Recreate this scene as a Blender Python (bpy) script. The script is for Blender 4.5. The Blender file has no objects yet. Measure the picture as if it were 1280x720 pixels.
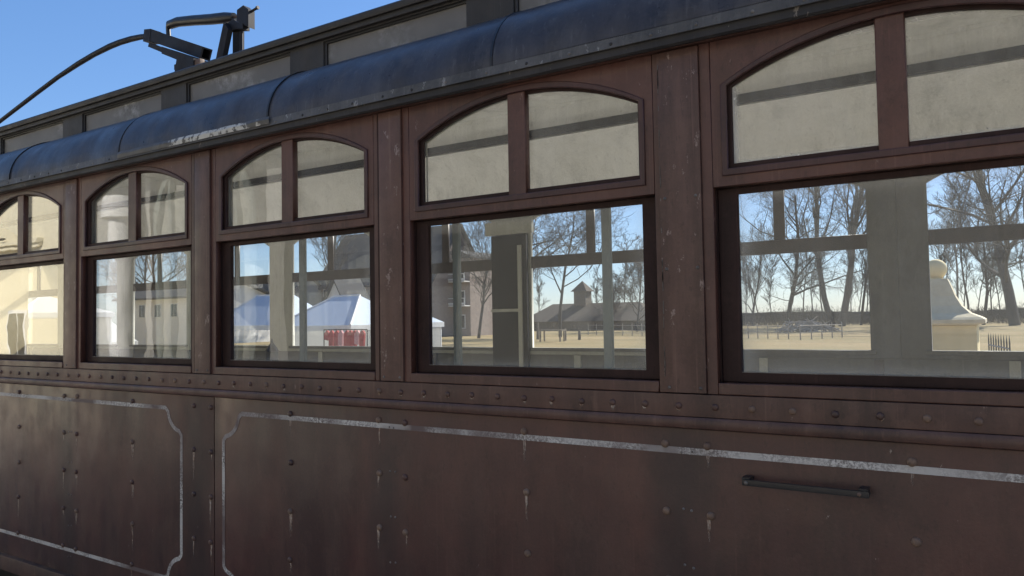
import bpy, bmesh, math, random
from mathutils import Vector, Matrix, noise
R = math.radians
H = 1.90            # eye height above the ground; the tram heights below are measured from the eye level
CD = 2.36           # distance from the eye to the tram side
SC = bpy.context.scene
C = SC.collection
# ------------------------------------------------------------------ camera, light, exposure
F, YAW, PITCH, ROLL = 953.97, 0.5744, 0.0394, -0.0172
fw = Vector((-math.sin(YAW)*math.cos(PITCH), math.cos(YAW)*math.cos(PITCH), math.sin(PITCH)))
rt = Vector((math.cos(YAW), math.sin(YAW), 0)); up = rt.cross(fw)
rt, up = math.cos(ROLL)*rt+math.sin(ROLL)*up, -math.sin(ROLL)*rt+math.cos(ROLL)*up
cam = bpy.data.objects.new('camera', bpy.data.cameras.new('camera')); C.objects.link(cam)
cam.matrix_world = Matrix(((rt.x, up.x, -fw.x, 0), (rt.y, up.y, -fw.y, -CD), (rt.z, up.z, -fw.z, H), (0, 0, 0, 1)))
cam.data.sensor_width = 36; cam.data.lens = F/1280*36; cam.data.clip_start = .05; cam.data.clip_end = 3000
SC.camera = cam
SUN_EL, SUN_AZ = R(37), R(16)       # azimuth from +Y towards +X
w = bpy.data.worlds.new('World'); SC.world = w; w.use_nodes = True
nt = w.node_tree; bg = nt.nodes['Background']
sky = nt.nodes.new('ShaderNodeTexSky'); sky.sky_type = 'NISHITA'; sky.sun_disc = False
sky.sun_elevation = SUN_EL; sky.sun_rotation = SUN_AZ; sky.air_density = 1.0; sky.dust_density = .35; sky.ozone_density = 2.2
gm = nt.nodes.new('ShaderNodeGamma'); gm.inputs[1].default_value = .70
tn = nt.nodes.new('ShaderNodeMix'); tn.data_type = 'RGBA'; tn.blend_type = 'MULTIPLY'; tn.inputs[0].default_value = 1; tn.inputs[7].default_value = (.86, .98, 1.22, 1)
hs = nt.nodes.new('ShaderNodeHueSaturation'); hs.inputs['Saturation'].default_value = 1.18
nt.links.new(sky.outputs[0], gm.inputs[0]); nt.links.new(gm.outputs[0], tn.inputs[6]); nt.links.new(tn.outputs[2], hs.inputs['Color'])
nt.links.new(hs.outputs[0], bg.inputs[0]); bg.inputs[1].default_value = .105
sl = bpy.data.lights.new('sun', 'SUN'); sl.energy = 4.6; sl.angle = R(.5); sl.color = (1, .95, .87)
so = bpy.data.objects.new('sun', sl); C.objects.link(so)
sv = Vector((math.sin(SUN_AZ)*math.cos(SUN_EL), math.cos(SUN_AZ)*math.cos(SUN_EL), math.sin(SUN_EL)))
so.rotation_euler = sv.to_track_quat('Z', 'Y').to_euler(); so.location = (5, 20, 20)
SC.view_settings.view_transform = 'Standard'; SC.view_settings.look = 'None'
SC.view_settings.exposure = 1.15; SC.view_settings.gamma = 1
SC.cycles.max_bounces = 10; SC.cycles.transparent_max_bounces = 24
SC.cycles.diffuse_bounces = 6

def at(u, v, y):
    """point of the plane Y=y that the photograph shows at pixel (u,v)"""
    d = fw+rt*((u-640)/F)-up*((v-360)/F); t = (CD+y)/d.y
    return Vector((d.x*t, y, H+d.z*t))

# ------------------------------------------------------------------ materials
def nodes(name):
    m = bpy.data.materials.new(name); m.use_nodes = True
    return m, m.node_tree, m.node_tree.nodes['Principled BSDF']
def N(t, typ, **k):
    n = t.nodes.new(typ)
    for a, b in k.items(): setattr(n, a, b)
    return n
def pos(t, sx=1, sy=1, sz=1):
    g = N(t, 'ShaderNodeNewGeometry'); mp = N(t, 'ShaderNodeMapping'); mp.inputs['Scale'].default_value = (sx, sy, sz)
    t.links.new(g.outputs['Position'], mp.inputs[0]); return mp.outputs[0]
def noi(t, vec, scale, detail=5, rough=.55, lo=.35, hi=.65):
    n = N(t, 'ShaderNodeTexNoise'); n.inputs['Scale'].default_value = scale; n.inputs['Detail'].default_value = detail
    n.inputs['Roughness'].default_value = rough; t.links.new(vec, n.inputs['Vector'])
    r = N(t, 'ShaderNodeMapRange'); r.inputs[1].default_value = lo; r.inputs[2].default_value = hi
    t.links.new(n.outputs[0], r.inputs[0]); return r.outputs[0]
def mixc(t, f, a, b, mode='MIX'):
    m = N(t, 'ShaderNodeMix', data_type='RGBA', blend_type=mode)
    if isinstance(f, (int, float)): m.inputs[0].default_value = f
    else: t.links.new(f, m.inputs[0])
    for i, c in ((6, a), (7, b)):
        if isinstance(c, tuple): m.inputs[i].default_value = (*c, 1)
        else: t.links.new(c, m.inputs[i])
    return m.outputs[2]
def mth(t, op, a, b=None):
    m = N(t, 'ShaderNodeMath', operation=op)
    for i, c in enumerate((a, b)):
        if c is None: continue
        if isinstance(c, (int, float)): m.inputs[i].default_value = c
        else: t.links.new(c, m.inputs[i])
    return m.outputs[0]
def bump(t, b, h, dist, s=.5, prev=None):
    n = N(t, 'ShaderNodeBump'); n.inputs['Strength'].default_value = s; n.inputs['Distance'].default_value = dist
    t.links.new(h, n.inputs['Height'])
    if prev: t.links.new(prev, n.inputs['Normal'])
    t.links.new(n.outputs[0], b.inputs['Normal']); return n.outputs[0]
def rng(t, v, a, b):
    r = N(t, 'ShaderNodeMapRange'); r.inputs[3].default_value = a; r.inputs[4].default_value = b
    t.links.new(v, r.inputs[0]); return r.outputs[0]

def painted(name, ca, cb, cc, rough=(.38, .62), streak=.5, chips=0.0, chipcol=(.3, .24, .2), dent=.0, spec=.5):
    """weathered paint: broad patches, vertical runs, fine grain, a few chips"""
    m, t, b = nodes(name)
    p = pos(t); ps = pos(t, 9, 9, .9)
    big = noi(t, pos(t, 1, 1, .55), 2.1, 5, .62, .40, .60); med = noi(t, p, 7, 6, .65, .35, .68); run = noi(t, ps, 1.6, 6, .6, .42, .68)
    fine = noi(t, p, 90, 4, .7, .3, .75)
    c = mixc(t, big, ca, cb); c = mixc(t, mth(t, 'MULTIPLY', run, streak), c, cc)
    c = mixc(t, mth(t, 'MULTIPLY', med, .45), c, cb)
    grime = noi(t, pos(t, 1.6, 1.6, .8), 3.3, 6, .7, .52, .70); c = mixc(t, mth(t, 'MULTIPLY', grime, .55), c, tuple(q*.5 for q in cb))
    c = mixc(t, mth(t, 'MULTIPLY', fine, .22), c, (ca[0]*1.7, ca[1]*1.7, ca[2]*1.7))
    flk = noi(t, pos(t, 1, 1, .7), 13, 8, .72, .565, .575); c = mixc(t, mth(t, 'MULTIPLY', flk, .22), c, cc)
    fl2 = noi(t, pos(t, 1.3, 1, .5), 31, 6, .75, .60, .61); c = mixc(t, mth(t, 'MULTIPLY', fl2, .30), c, tuple(q*.6 for q in cb))
    scr = noi(t, pos(t, 70, 70, 1.5), 1, 5, .6, .60, .66); c = mixc(t, mth(t, 'MULTIPLY', scr, .22*min(1, streak*1.5)), c, tuple(q*1.6 for q in cc))
    if chips:
        ch = noi(t, pos(t, 1, 1, .45), 26, 7, .75, .69-chips*.1, .70-chips*.1)
        c = mixc(t, ch, c, chipcol)
    t.links.new(c, b.inputs['Base Color'])
    rr = rng(t, mth(t, 'ADD', mth(t, 'MULTIPLY', med, .6), mth(t, 'MULTIPLY', run, .4)), *rough)
    t.links.new(rr, b.inputs['Roughness']); b.inputs['Specular IOR Level'].default_value = spec
    pr = bump(t, b, fine, .0006, .35)
    if dent: bump(t, b, noi(t, pos(t, 1, 1, .6), 2.4, 2, .4, 0, 1), dent, 1, pr)
    return m
M = {}
M['brown'] = painted('brown_paint', (.115, .052, .037), (.058, .031, .024), (.165, .085, .062), rough=(.3, .55), chips=.35, chipcol=(.2, .13, .11))
M['brown_red'] = painted('red_brown_paint', (.125, .050, .036), (.058, .029, .023), (.16, .078, .058), rough=(.3, .55), streak=.7, chips=.5, chipcol=(.22, .14, .12))
M['board'] = painted('post_board_paint', (.125, .060, .043), (.066, .037, .029), (.175, .098, .073), rough=(.32, .55), streak=.8, chips=.75, chipcol=(.28, .2, .17))
M['belt'] = painted('belt_paint', (.115, .053, .037), (.050, .029, .023), (.18, .10, .07), streak=.6, chips=.15, chipcol=(.26, .18, .14))
M['panel'] = painted('panel_paint', (.105, .042, .031), (.054, .029, .023), (.125, .068, .050), rough=(.28, .52), streak=.35, chips=.15, dent=.03)
M['sash'] = painted('dark_sash_and_reveal_shade', (.044, .023, .019), (.024, .014, .012), (.07, .036, .03), rough=(.5, .7), spec=.2)  # dark sash; on the reveals, frame brown with recess shade put into colour
M['moulding'] = painted('moulding_paint', (.075, .031, .028), (.045, .023, .02), (.11, .05, .042), rough=(.35, .5), streak=.5)
M['fascia'] = painted('fascia_paint', (.030, .026, .025), (.018, .017, .017), (.06, .052, .047), rough=(.5, .75), chips=.6, chipcol=(.2, .17, .14))
M['flash'] = painted('flashing_metal', (.105, .098, .088), (.055, .052, .048), (.17, .16, .145), rough=(.4, .65), chips=.7, chipcol=(.28, .27, .25))
m, t, b = nodes('peeled_flashing'); p = pos(t); sx_ = N(t, 'ShaderNodeSeparateXYZ'); t.links.new(p, sx_.inputs[0])
ma = mth(t, 'SUBTRACT', 1, mth(t, 'MULTIPLY', mth(t, 'ABSOLUTE', mth(t, 'ADD', sx_.outputs[0], 3.22)), 2.3)); ma = mth(t, 'ADD', ma, noi(t, p, 16, 5, .7, .3, .7)); 
mr = N(t, 'ShaderNodeMapRange'); mr.inputs[1].default_value = .75; mr.inputs[2].default_value = .95; t.links.new(ma, mr.inputs[0])
t.links.new(mixc(t, mth(t, 'MULTIPLY', mr.outputs[0], noi(t, p, 30, 6, .7, .43, .47)), (.095, .090, .082), (.58, .56, .50)), b.inputs['Base Color']); b.inputs['Roughness'].default_value = .5; M['bare'] = m
M['roof'] = painted('navy_roof_paint', (.056, .051, .054), (.036, .034, .038), (.105, .10, .10), rough=(.26, .48), streak=.7, chips=0, dent=.05, spec=.42)
M['clere'] = painted('clerestory_paint', (.038, .034, .030), (.024, .022, .021), (.06, .054, .048), rough=(.5, .7), streak=.6)
M['rust'] = painted('rusty_rivet', (.22, .135, .085), (.10, .06, .045), (.32, .22, .15), rough=(.5, .75))
M['screw'] = painted('screw_metal', (.16, .14, .12), (.06, .05, .045), (.4, .37, .33), rough=(.3, .5))
M['black'] = painted('black_iron', (.012, .012, .013), (.02, .018, .018), (.035, .03, .028), rough=(.28, .5))
M['iron'] = painted('weathered_iron', (.018, .017, .019), (.010, .010, .012), (.034, .026, .023), rough=(.45, .7), spec=.3)
M['cream'] = painted('cream_ceiling', (.90, .90, .88), (.70, .70, .67), (.92, .92, .91), rough=(.5, .7), streak=.3)
M['inner'] = painted('inner_wall_paint', (.36, .355, .30), (.27, .27, .23), (.42, .41, .36), rough=(.5, .7), streak=.4)
M['inner_grey'] = painted('inner_grey_paint', (.11, .105, .097), (.07, .068, .063), (.16, .155, .143), rough=(.45, .7), streak=.5)
M['inner_wood'] = painted('inner_dark_wood', (.060, .046, .040), (.035, .03, .027), (.09, .07, .06), rough=(.4, .6))
M['inner_dark'] = painted('inner_dark_panel', (.014, .012, .011), (.010, .009, .009), (.022, .019, .017), rough=(.5, .7), spec=.2)
M['bulk'] = painted('bulkhead_yellow', (.62, .53, .33), (.55, .46, .28), (.68, .60, .40), rough=(.5, .7), streak=.2)
M['pale'] = painted('pale_green_post', (.22, .235, .20), (.16, .175, .15), (.27, .28, .245), rough=(.4, .6))
M['floor'] = painted('floor_wood', (.72, .69, .64), (.62, .59, .54), (.78, .75, .70), rough=(.4, .6))
# grime gathered over the paired rivets at the body posts
m = M['panel']; t = m.node_tree; b = t.nodes['Principled BSDF']; old = b.inputs['Base Color'].links[0].from_socket
p = pos(t); sx_ = N(t, 'ShaderNodeSeparateXYZ'); t.links.new(p, sx_.inputs[0])
q = mth(t, 'PINGPONG', mth(t, 'ADD', sx_.outputs[0], .90+12.5), .625); q = mth(t, 'ADD', q, mth(t, 'MULTIPLY', noi(t, pos(t, 1, 1, .5), 6, 5, .6, .3, .7), .10))
mr = N(t, 'ShaderNodeMapRange'); mr.inputs[1].default_value = .20; mr.inputs[2].default_value = .07; t.links.new(q, mr.inputs[0])
t.links.new(mixc(t, mth(t, 'MULTIPLY', mr.outputs[0], .5), old, (.030, .024, .022)), b.inputs['Base Color'])
# clerestory panes: grey painted-over glass with whitish scuffs
m, t, b = nodes('painted_over_glass')
p = pos(t); s1 = noi(t, pos(t, 1, 1, 2.2), 2.4, 3, .5, .56, .72); s2 = noi(t, p, 22, 6, .7, .42, .7)
c = mixc(t, noi(t, p, 3, 4), (.135, .128, .118), (.185, .175, .160)); c = mixc(t, mth(t, 'MULTIPLY', s1, s2), c, (.42, .42, .41))
t.links.new(c, b.inputs['Base Color']); b.inputs['Roughness'].default_value = .45; M['cpane'] = m
# worn white lining
m, t, b = nodes('worn_white_lining')
p = pos(t); g1 = noi(t, p, 100, 6, .85, .47, .54); g2 = noi(t, p, 5, 3, .6, .36, .62)
wv = N(t, 'ShaderNodeMix', data_type='FLOAT'); t.links.new(g2, wv.inputs[0]); t.links.new(g1, wv.inputs[2]); wv.inputs[3].default_value = .72
c = mixc(t, wv.outputs[0], (.085, .062, .050), (.74, .70, .64)); c = mixc(t, noi(t, p, 1.9, 5, .6, .46, .60), c, (.14, .10, .092))
t.links.new(c, b.inputs['Base Color']); b.inputs['Roughness'].default_value = .6; M['lining'] = m
# rust run: fades out along its length
m, t, b = nodes('rust_run')
m.use_nodes = True
p = pos(t, 1, 1, .12)
c = mixc(t, noi(t, pos(t), 60, 4), (.50, .42, .34), (.26, .15, .10)); t.links.new(c, b.inputs['Base Color']); b.inputs['Roughness'].default_value = .7
tc = N(t, 'ShaderNodeTexCoord'); sx = N(t, 'ShaderNodeSeparateXYZ'); t.links.new(tc.outputs['UV'], sx.inputs[0])
al = mth(t, 'MULTIPLY', mth(t, 'SUBTRACT', 1, sx.outputs[1]), noi(t, p, 240, 3, .7, .25, .55))
t.links.new(mth(t, 'MULTIPLY', al, 1.3), b.inputs['Alpha']); M['run'] = m

def glass(name, dirt=(.01, .06), edge=0.0, tint=(.985, .99, .985), wavy=.0):
    m, t, b = nodes(name); t.nodes.remove(b); out = t.nodes['Material Output']
    lw = N(t, 'ShaderNodeLayerWeight'); lw.inputs[0].default_value = .5
    f5 = mth(t, 'POWER', lw.outputs['Facing'], 4.0); fr = mth(t, 'MINIMUM', mth(t, 'ADD', mth(t, 'MULTIPLY', f5, 1.5), .045), .95)
    tr = N(t, 'ShaderNodeBsdfTransparent'); tr.inputs[0].default_value = (*tint, 1)
    gl = N(t, 'ShaderNodeBsdfGlossy'); gl.inputs['Roughness'].default_value = .0
    if wavy:
        bp = N(t, 'ShaderNodeBump'); bp.inputs['Distance'].default_value = wavy; bp.inputs['Strength'].default_value = 1
        t.links.new(noi(t, pos(t), 3.5, 2, .4, 0, 1), bp.inputs['Height']); t.links.new(bp.outputs[0], gl.inputs['Normal'])
    m1 = N(t, 'ShaderNodeMixShader'); t.links.new(fr, m1.inputs[0]); t.links.new(tr.outputs[0], m1.inputs[1]); t.links.new(gl.outputs[0], m1.inputs[2])
    df = N(t, 'ShaderNodeBsdfDiffuse'); df.inputs[0].default_value = (.88, .87, .84, 1)
    tl = N(t, 'ShaderNodeBsdfTranslucent'); tl.inputs[0].default_value = (.88, .87, .84, 1)
    m2 = N(t, 'ShaderNodeMixShader'); m2.inputs[0].default_value = .5; t.links.new(df.outputs[0], m2.inputs[1]); t.links.new(tl.outputs[0], m2.inputs[2])
    a = noi(t, pos(t), 2.6, 4, .6, .35, .7); s = noi(t, pos(t, 7, 7, 1), 4, 5, .65, .45, .7); d = noi(t, pos(t), 45, 3, .7, .62, .8)
    f = mth(t, 'ADD', mth(t, 'MULTIPLY', a, .55), mth(t, 'MULTIPLY', s, .3)); f = mth(t, 'ADD', f, mth(t, 'MULTIPLY', d, .35))
    f = rng(t, f, *dirt)
    if edge:
        tc = N(t, 'ShaderNodeTexCoord'); sp = N(t, 'ShaderNodeSeparateXYZ'); t.links.new(tc.outputs['UV'], sp.inputs[0])
        def e(o):      # distance from either border, 0..0.5, brightened near the border
            q = mth(t, 'ABSOLUTE', mth(t, 'SUBTRACT', o, .5)); r = N(t, 'ShaderNodeMapRange'); r.inputs[1].default_value = .385; r.inputs[2].default_value = .462
            t.links.new(mth(t, 'ADD', q, mth(t, 'MULTIPLY', mth(t, 'SUBTRACT', d, .5), .04)), r.inputs[0]); return r.outputs[0]
        ed = mth(t, 'MAXIMUM', e(sp.outputs[0]), e(sp.outputs[1])); f = mth(t, 'ADD', f, mth(t, 'MULTIPLY', mth(t, 'MULTIPLY', ed, ed), edge))
    m3 = N(t, 'ShaderNodeMixShader'); t.links.new(f, m3.inputs[0]); t.links.new(m1.outputs[0], m3.inputs[1]); t.links.new(m2.outputs[0], m3.inputs[2])
    t.links.new(m3.outputs[0], out.inputs[0]); return m
M['glass'] = glass('window_glass', (.008, .04), .10, wavy=.0006)
M['glass_dirty'] = glass('dusty_window_glass', (.01, .17), 1.5, (.95, .95, .94), wavy=.0006)
M['glass_dusty'] = glass('milky_window_glass', (.015, .10), .15, wavy=.0006)
M['far_glass'] = glass('far_window_glass', (.004, .02))

def flat(name, col, rough=.7, var=.25, scale=6, bumpd=0, spec=.4, sx=1, sy=1, sz=1, trans=0, col2=None):
    m, t, b = nodes(name); p = pos(t, sx, sy, sz); n = noi(t, p, scale, 6, .6, .3, .7)
    c2 = col2 or tuple(x*(1-var) for x in col); t.links.new(mixc(t, n, c2, col), b.inputs['Base Color'])
    b.inputs['Roughness'].default_value = rough; b.inputs['Specular IOR Level'].default_value = spec
    if bumpd: bump(t, b, n, bumpd)
    if trans:
        out = t.nodes['Material Output']; tl = N(t, 'ShaderNodeBsdfTranslucent'); tl.inputs[0].default_value = (*col, 1)
        mx = N(t, 'ShaderNodeMixShader'); mx.inputs[0].default_value = trans
        t.links.new(b.outputs[0], mx.inputs[1]); t.links.new(tl.outputs[0], mx.inputs[2]); t.links.new(mx.outputs[0], out.inputs[0])
    return m
M['bark'] = flat('bark', (.060, .048, .040), .9, .45, 4)
M['bark_grey'] = flat('grey_bark', (.085, .073, .064), .9, .4, 4)
M['bark_dark'] = flat('dark_bark', (.038, .032, .029), .9, .4, 4)
M['bark_pale'] = flat('pale_birch_bark', (.24, .22, .20), .85, .5, 8)
M['twigs'] = flat('brush', (.065, .058, .052), .9, .4, 2)
M['cut_wood'] = flat('cut_branches', (.42, .37, .32), .8, .4, 3)
M['grass_old'] = flat('dry_grass_ground', (.33, .25, .12), .95, .3, .09, .03, col2=(.19, .165, .08))
m, t, b = nodes('dry_field'); p = pos(t)
c = mixc(t, noi(t, pos(t, .35, 1, 1), .12, 6, .65, .40, .60), (.33, .26, .15), (.20, .175, .09)); c = mixc(t, noi(t, pos(t, .5, 1, 1), .9, 6, .7, .42, .64), c, (.28, .20, .10))
c = mixc(t, noi(t, pos(t, .12, 1, 1), .25, 4, .6, .58, .66), c, (.11, .095, .05)); c = mixc(t, noi(t, p, 6, 4, .7, .5, .7), c, (.15, .12, .06))  # dark bands put shadows into the field colour, along with tone patches
t.links.new(c, b.inputs['Base Color']); b.inputs['Roughness'].default_value = 1; b.inputs['Specular IOR Level'].default_value = .1; M['grass'] = m
M['yard'] = flat('gravel_yard', (.33, .29, .24), .95, .3, 3, .01)
M['slate'] = flat('slate_roof', (.050, .052, .058), .9, .35, 3, .01)
M['barn_roof'] = flat('brown_barn_roof', (.075, .058, .047), .95, .35, 2, .01)
M['brick'] = flat('brick_wall', (.30, .24, .21), .85, .3, 3)
M['stone'] = flat('cream_stone', (.80, .66, .36), .85, .15, 5, .004)
M['stone_cap'] = flat('weathered_cap_stone', (.66, .57, .38), .85, .25, 7, .004)
M['render_w'] = flat('white_render', (.80, .78, .74), .85, .12, 3)
M['render_y'] = flat('yellow_render', (.62, .52, .32), .85, .10, 2)
M['render_yb'] = flat('bright_yellow_render', (.74, .67, .48), .85, .08, 2)
M['render_b'] = flat('beige_render', (.20, .195, .175), .85, .10, 2)
M['render_g'] = flat('grey_render', (.40, .385, .35), .85, .2, 1.2)
M['barnw'] = flat('barn_boards', (.13, .105, .085), .85, .35, 2, sx=6, sy=6, sz=.3)
M['canvas'] = flat('tent_canvas', (.66, .74, .84), .7, .06, 2, trans=.35)
M['canvas_w'] = flat('white_tent_canvas', (.80, .80, .78), .7, .06, 2, trans=.35)
M['white'] = flat('white_paint', (.75, .74, .71), .5, .08, 5)
M['red'] = flat('red_cloth', (.42, .05, .05), .8, .4, 6)
M['pink'] = flat('pink_cloth', (.60, .30, .30), .8, .3, 6)
M['dark_win'] = flat('dark_window_pane', (.02, .024, .03), .08, .2, 2, spec=.6)
M['wood'] = flat('grey_timber', (.22, .18, .14), .85, .4, 5)
M['door_g'] = flat('green_door', (.08, .13, .10), .5, .2, 5)

# ------------------------------------------------------------------ object helpers
def tag(o, label=None, cat=None, group=None, kind=None):
    if label: o['label'] = label
    if cat: o['category'] = cat
    if group: o['group'] = group
    if kind: o['kind'] = kind
    return o
def empty(name, loc=(0, 0, 0), label=None, cat=None, group=None, rz=0):
    o = bpy.data.objects.new(name, None); C.objects.link(o); o.location = loc; o.rotation_euler.z = rz; o.empty_display_size = .2
    return tag(o, label, cat, group)
def mesh(name, verts, faces, mat, parent=None, smooth=False, uvs=None):
    me = bpy.data.meshes.new(name); me.from_pydata([tuple(v) for v in verts], [], faces); me.materials.append(M[mat] if isinstance(mat, str) else mat)
    if smooth: me.shade_smooth()
    if uvs:
        l = me.uv_layers.new(name='UVMap')
        for i, lp in enumerate(me.loops): l.data[i].uv = uvs[lp.vertex_index]
    me.update(); o = bpy.data.objects.new(name, me); C.objects.link(o)
    if parent: o.parent = parent
    return o
class MB:
    def __init__(s): s.v = []; s.f = []
    def box(s, x0, x1, y0, y1, z0, z1, b=0):
        n = len(s.v)
        if b <= 0:
            s.v += [(x, y, z) for x in (x0, x1) for y in (y0, y1) for z in (z0, z1)]
            s.f += [tuple(n+i for i in q) for q in ((0, 1, 3, 2), (4, 6, 7, 5), (0, 4, 5, 1), (2, 3, 7, 6), (0, 2, 6, 4), (1, 5, 7, 3))]
        else:
            bm = bmesh.new(); bmesh.ops.create_cube(bm, size=1)
            for v in bm.verts: v.co = Vector(((x0+x1)/2+v.co.x*(x1-x0), (y0+y1)/2+v.co.y*(y1-y0), (z0+z1)/2+v.co.z*(z1-z0)))
            bmesh.ops.bevel(bm, geom=bm.edges[:], offset=b, segments=2, affect='EDGES', profile=.7)
            bm.verts.ensure_lookup_table(); s.v += [tuple(v.co) for v in bm.verts]; s.f += [tuple(n+v.index for v in f.verts) for f in bm.faces]; bm.free()
        return s
    def tube(s, pts, rad, k=8, cap=True):
        pts = [Vector(p) for p in pts]; rad = rad if isinstance(rad, (list, tuple)) else [rad]*len(pts)
        n = len(s.v); ref = None
        for i, p in enumerate(pts):
            d = (pts[min(i+1, len(pts)-1)]-pts[max(i-1, 0)]).normalized()
            if ref is None: ref = d.orthogonal().normalized()
            a = (ref-d*ref.dot(d)); a = a.normalized() if a.length > 1e-6 else d.orthogonal().normalized(); ref = a; b = d.cross(a)
            for j in range(k):
                th = 2*math.pi*j/k; s.v.append(tuple(p+(a*math.cos(th)+b*math.sin(th))*rad[i]))
        for i in range(len(pts)-1):
            for j in range(k): s.f.append((n+i*k+j, n+i*k+(j+1) % k, n+(i+1)*k+(j+1) % k, n+(i+1)*k+j))
        if cap: s.f.append(tuple(n+j for j in reversed(range(k)))); s.f.append(tuple(n+(len(pts)-1)*k+j for j in range(k)))
        return s
    def prism(s, prof, a0, a1, axis='x'):
        """closed profile of (p,q) pairs swept along an axis; for x the pairs are (y,z), for y they are (x,z), for z (x,y)"""
        n = len(s.v); k = len(prof)
        for a in (a0, a1):
            for p, q in prof: s.v.append({'x': (a, p, q), 'y': (p, a, q), 'z': (p, q, a)}[axis])
        for j in range(k): s.f.append((n+j, n+(j+1) % k, n+k+(j+1) % k, n+k+j))
        s.f.append(tuple(n+j for j in reversed(range(k)))); s.f.append(tuple(n+k+j for j in range(k))); return s
    def lathe(s, prof, c, k=16, axis='z'):
        n = len(s.v)
        for r, h in prof:
            for j in range(k):
                th = 2*math.pi*j/k; a, b = r*math.cos(th), r*math.sin(th)
                s.v.append((c[0]+a, c[1]+b, c[2]+h) if axis == 'z' else (c[0]+a, c[1]-h, c[2]+b))
        for i in range(len(prof)-1):
            for j in range(k): s.f.append((n+i*k+j, n+i*k+(j+1) % k, n+(i+1)*k+(j+1) % k, n+(i+1)*k+j))
        s.f.append(tuple(n+j for j in reversed(range(k)))); s.f.append(tuple(n+(len(prof)-1)*k+j for j in range(k))); return s
    def build(s, name, mat, parent=None, smooth=False, dz=0):
        o = mesh(name, [(x, y, z+dz) for x, y, z in s.v] if dz else s.v, s.f, mat, parent, False)
        bm = bmesh.new(); bm.from_mesh(o.data); bmesh.ops.recalc_face_normals(bm, faces=bm.faces[:]); bm.to_mesh(o.data); bm.free()
        if smooth:
            o.data.shade_smooth()
            for e in o.data.edges: pass
            o.data.set_sharp_from_angle(angle=R(40))
        return o
def plate(name, loops, y0, y1, mat, parent, bev=.0015, dz=H):
    """flat board in the x-z plane with holes: loops of (x,z), thickness from y0 (front) to y1"""
    cu = bpy.data.curves.new('tmp', 'CURVE'); cu.dimensions = '2D'; cu.fill_mode = 'BOTH'; cu.extrude = (y1-y0)/2-bev; cu.bevel_depth = bev; cu.bevel_resolution = 1; cu.offset = -bev
    for lp in loops:
        sp = cu.splines.new('POLY'); sp.points.add(len(lp)-1); sp.use_cyclic_u = True
        for i, (x, z) in enumerate(lp): sp.points[i].co = (x, z, 0, 1)
    tmp = bpy.data.objects.new('tmp', cu); C.objects.link(tmp); dg = bpy.context.evaluated_depsgraph_get(); dg.update()
    me = bpy.data.meshes.new_from_object(tmp.evaluated_get(dg)); bpy.data.objects.remove(tmp); bpy.data.curves.remove(cu)
    for v in me.vertices: v.co = Vector((v.co.x, (y0+y1)/2-v.co.z, v.co.y+dz))
    me.materials.clear(); me.materials.append(M[mat]); me.name = name
    o = bpy.data.objects.new(name, me); C.objects.link(o); o.parent = parent; return o
def pane(name, loop, y, th, mat, parent, dz=H):
    """a glass pane as a thin closed slab with UVs over its bounding box"""
    xs = [p[0] for p in loop]; zs = [p[1] for p in loop]; k = len(loop)
    uv = [((x-min(xs))/(max(xs)-min(xs)), (z-min(zs))/(max(zs)-min(zs))) for x, z in loop]*2
    v = [(x, y, z+dz) for x, z in loop]+[(x, y+th, z+dz) for x, z in loop]
    f = [tuple(range(k)), tuple(reversed(range(k, 2*k)))]+[(j, k+j, k+(j+1) % k, (j+1) % k) for j in range(k)]
    return mesh(name, v, f, mat, parent, uvs=uv)
def arch(x0, x1, zb, zs, za, n=18, xa=None, xb=None):
    """closed outline: flat bottom, straight sides up to zs, shallow arch to za. xa/xb cut it to a slice"""
    cx, hw, rise = (x0+x1)/2, (x1-x0)/2, za-zs
    rad = (hw*hw+rise*rise)/(2*rise); zc = za-rad
    xa = x0 if xa is None else xa; xb = x1 if xb is None else xb
    top = [(xb+(xa-xb)*i/n, zc+math.sqrt(max(0, rad*rad-(xb+(xa-xb)*i/n-cx)**2))) for i in range(n+1)]
    return [(xa, zb), (xb, zb)]+top
def rect(x0, x1, z0, z1): return [(x0, z0), (x1, z0), (x1, z1), (x0, z1)]

# ------------------------------------------------------------------ ground
def sheet(name, x0, x1, y0, y1, z, mat, n=1):
    v = []; f = []
    for i in range(n+1):
        for j in range(n+1): v.append((x0+(x1-x0)*i/n, y0+(y1-y0)*j/n, z))
    for i in range(n):
        for j in range(n): a = i*(n+1)+j; f.append((a, a+n+1, a+n+2, a+1))
    return tag(mesh(name, v, f, mat), kind='structure')
sheet('ground', -1600, 1600, -1600, 1600, 0, 'grass')
sheet('yard', -42, 25, -30, 33, .004, 'yard')

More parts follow.
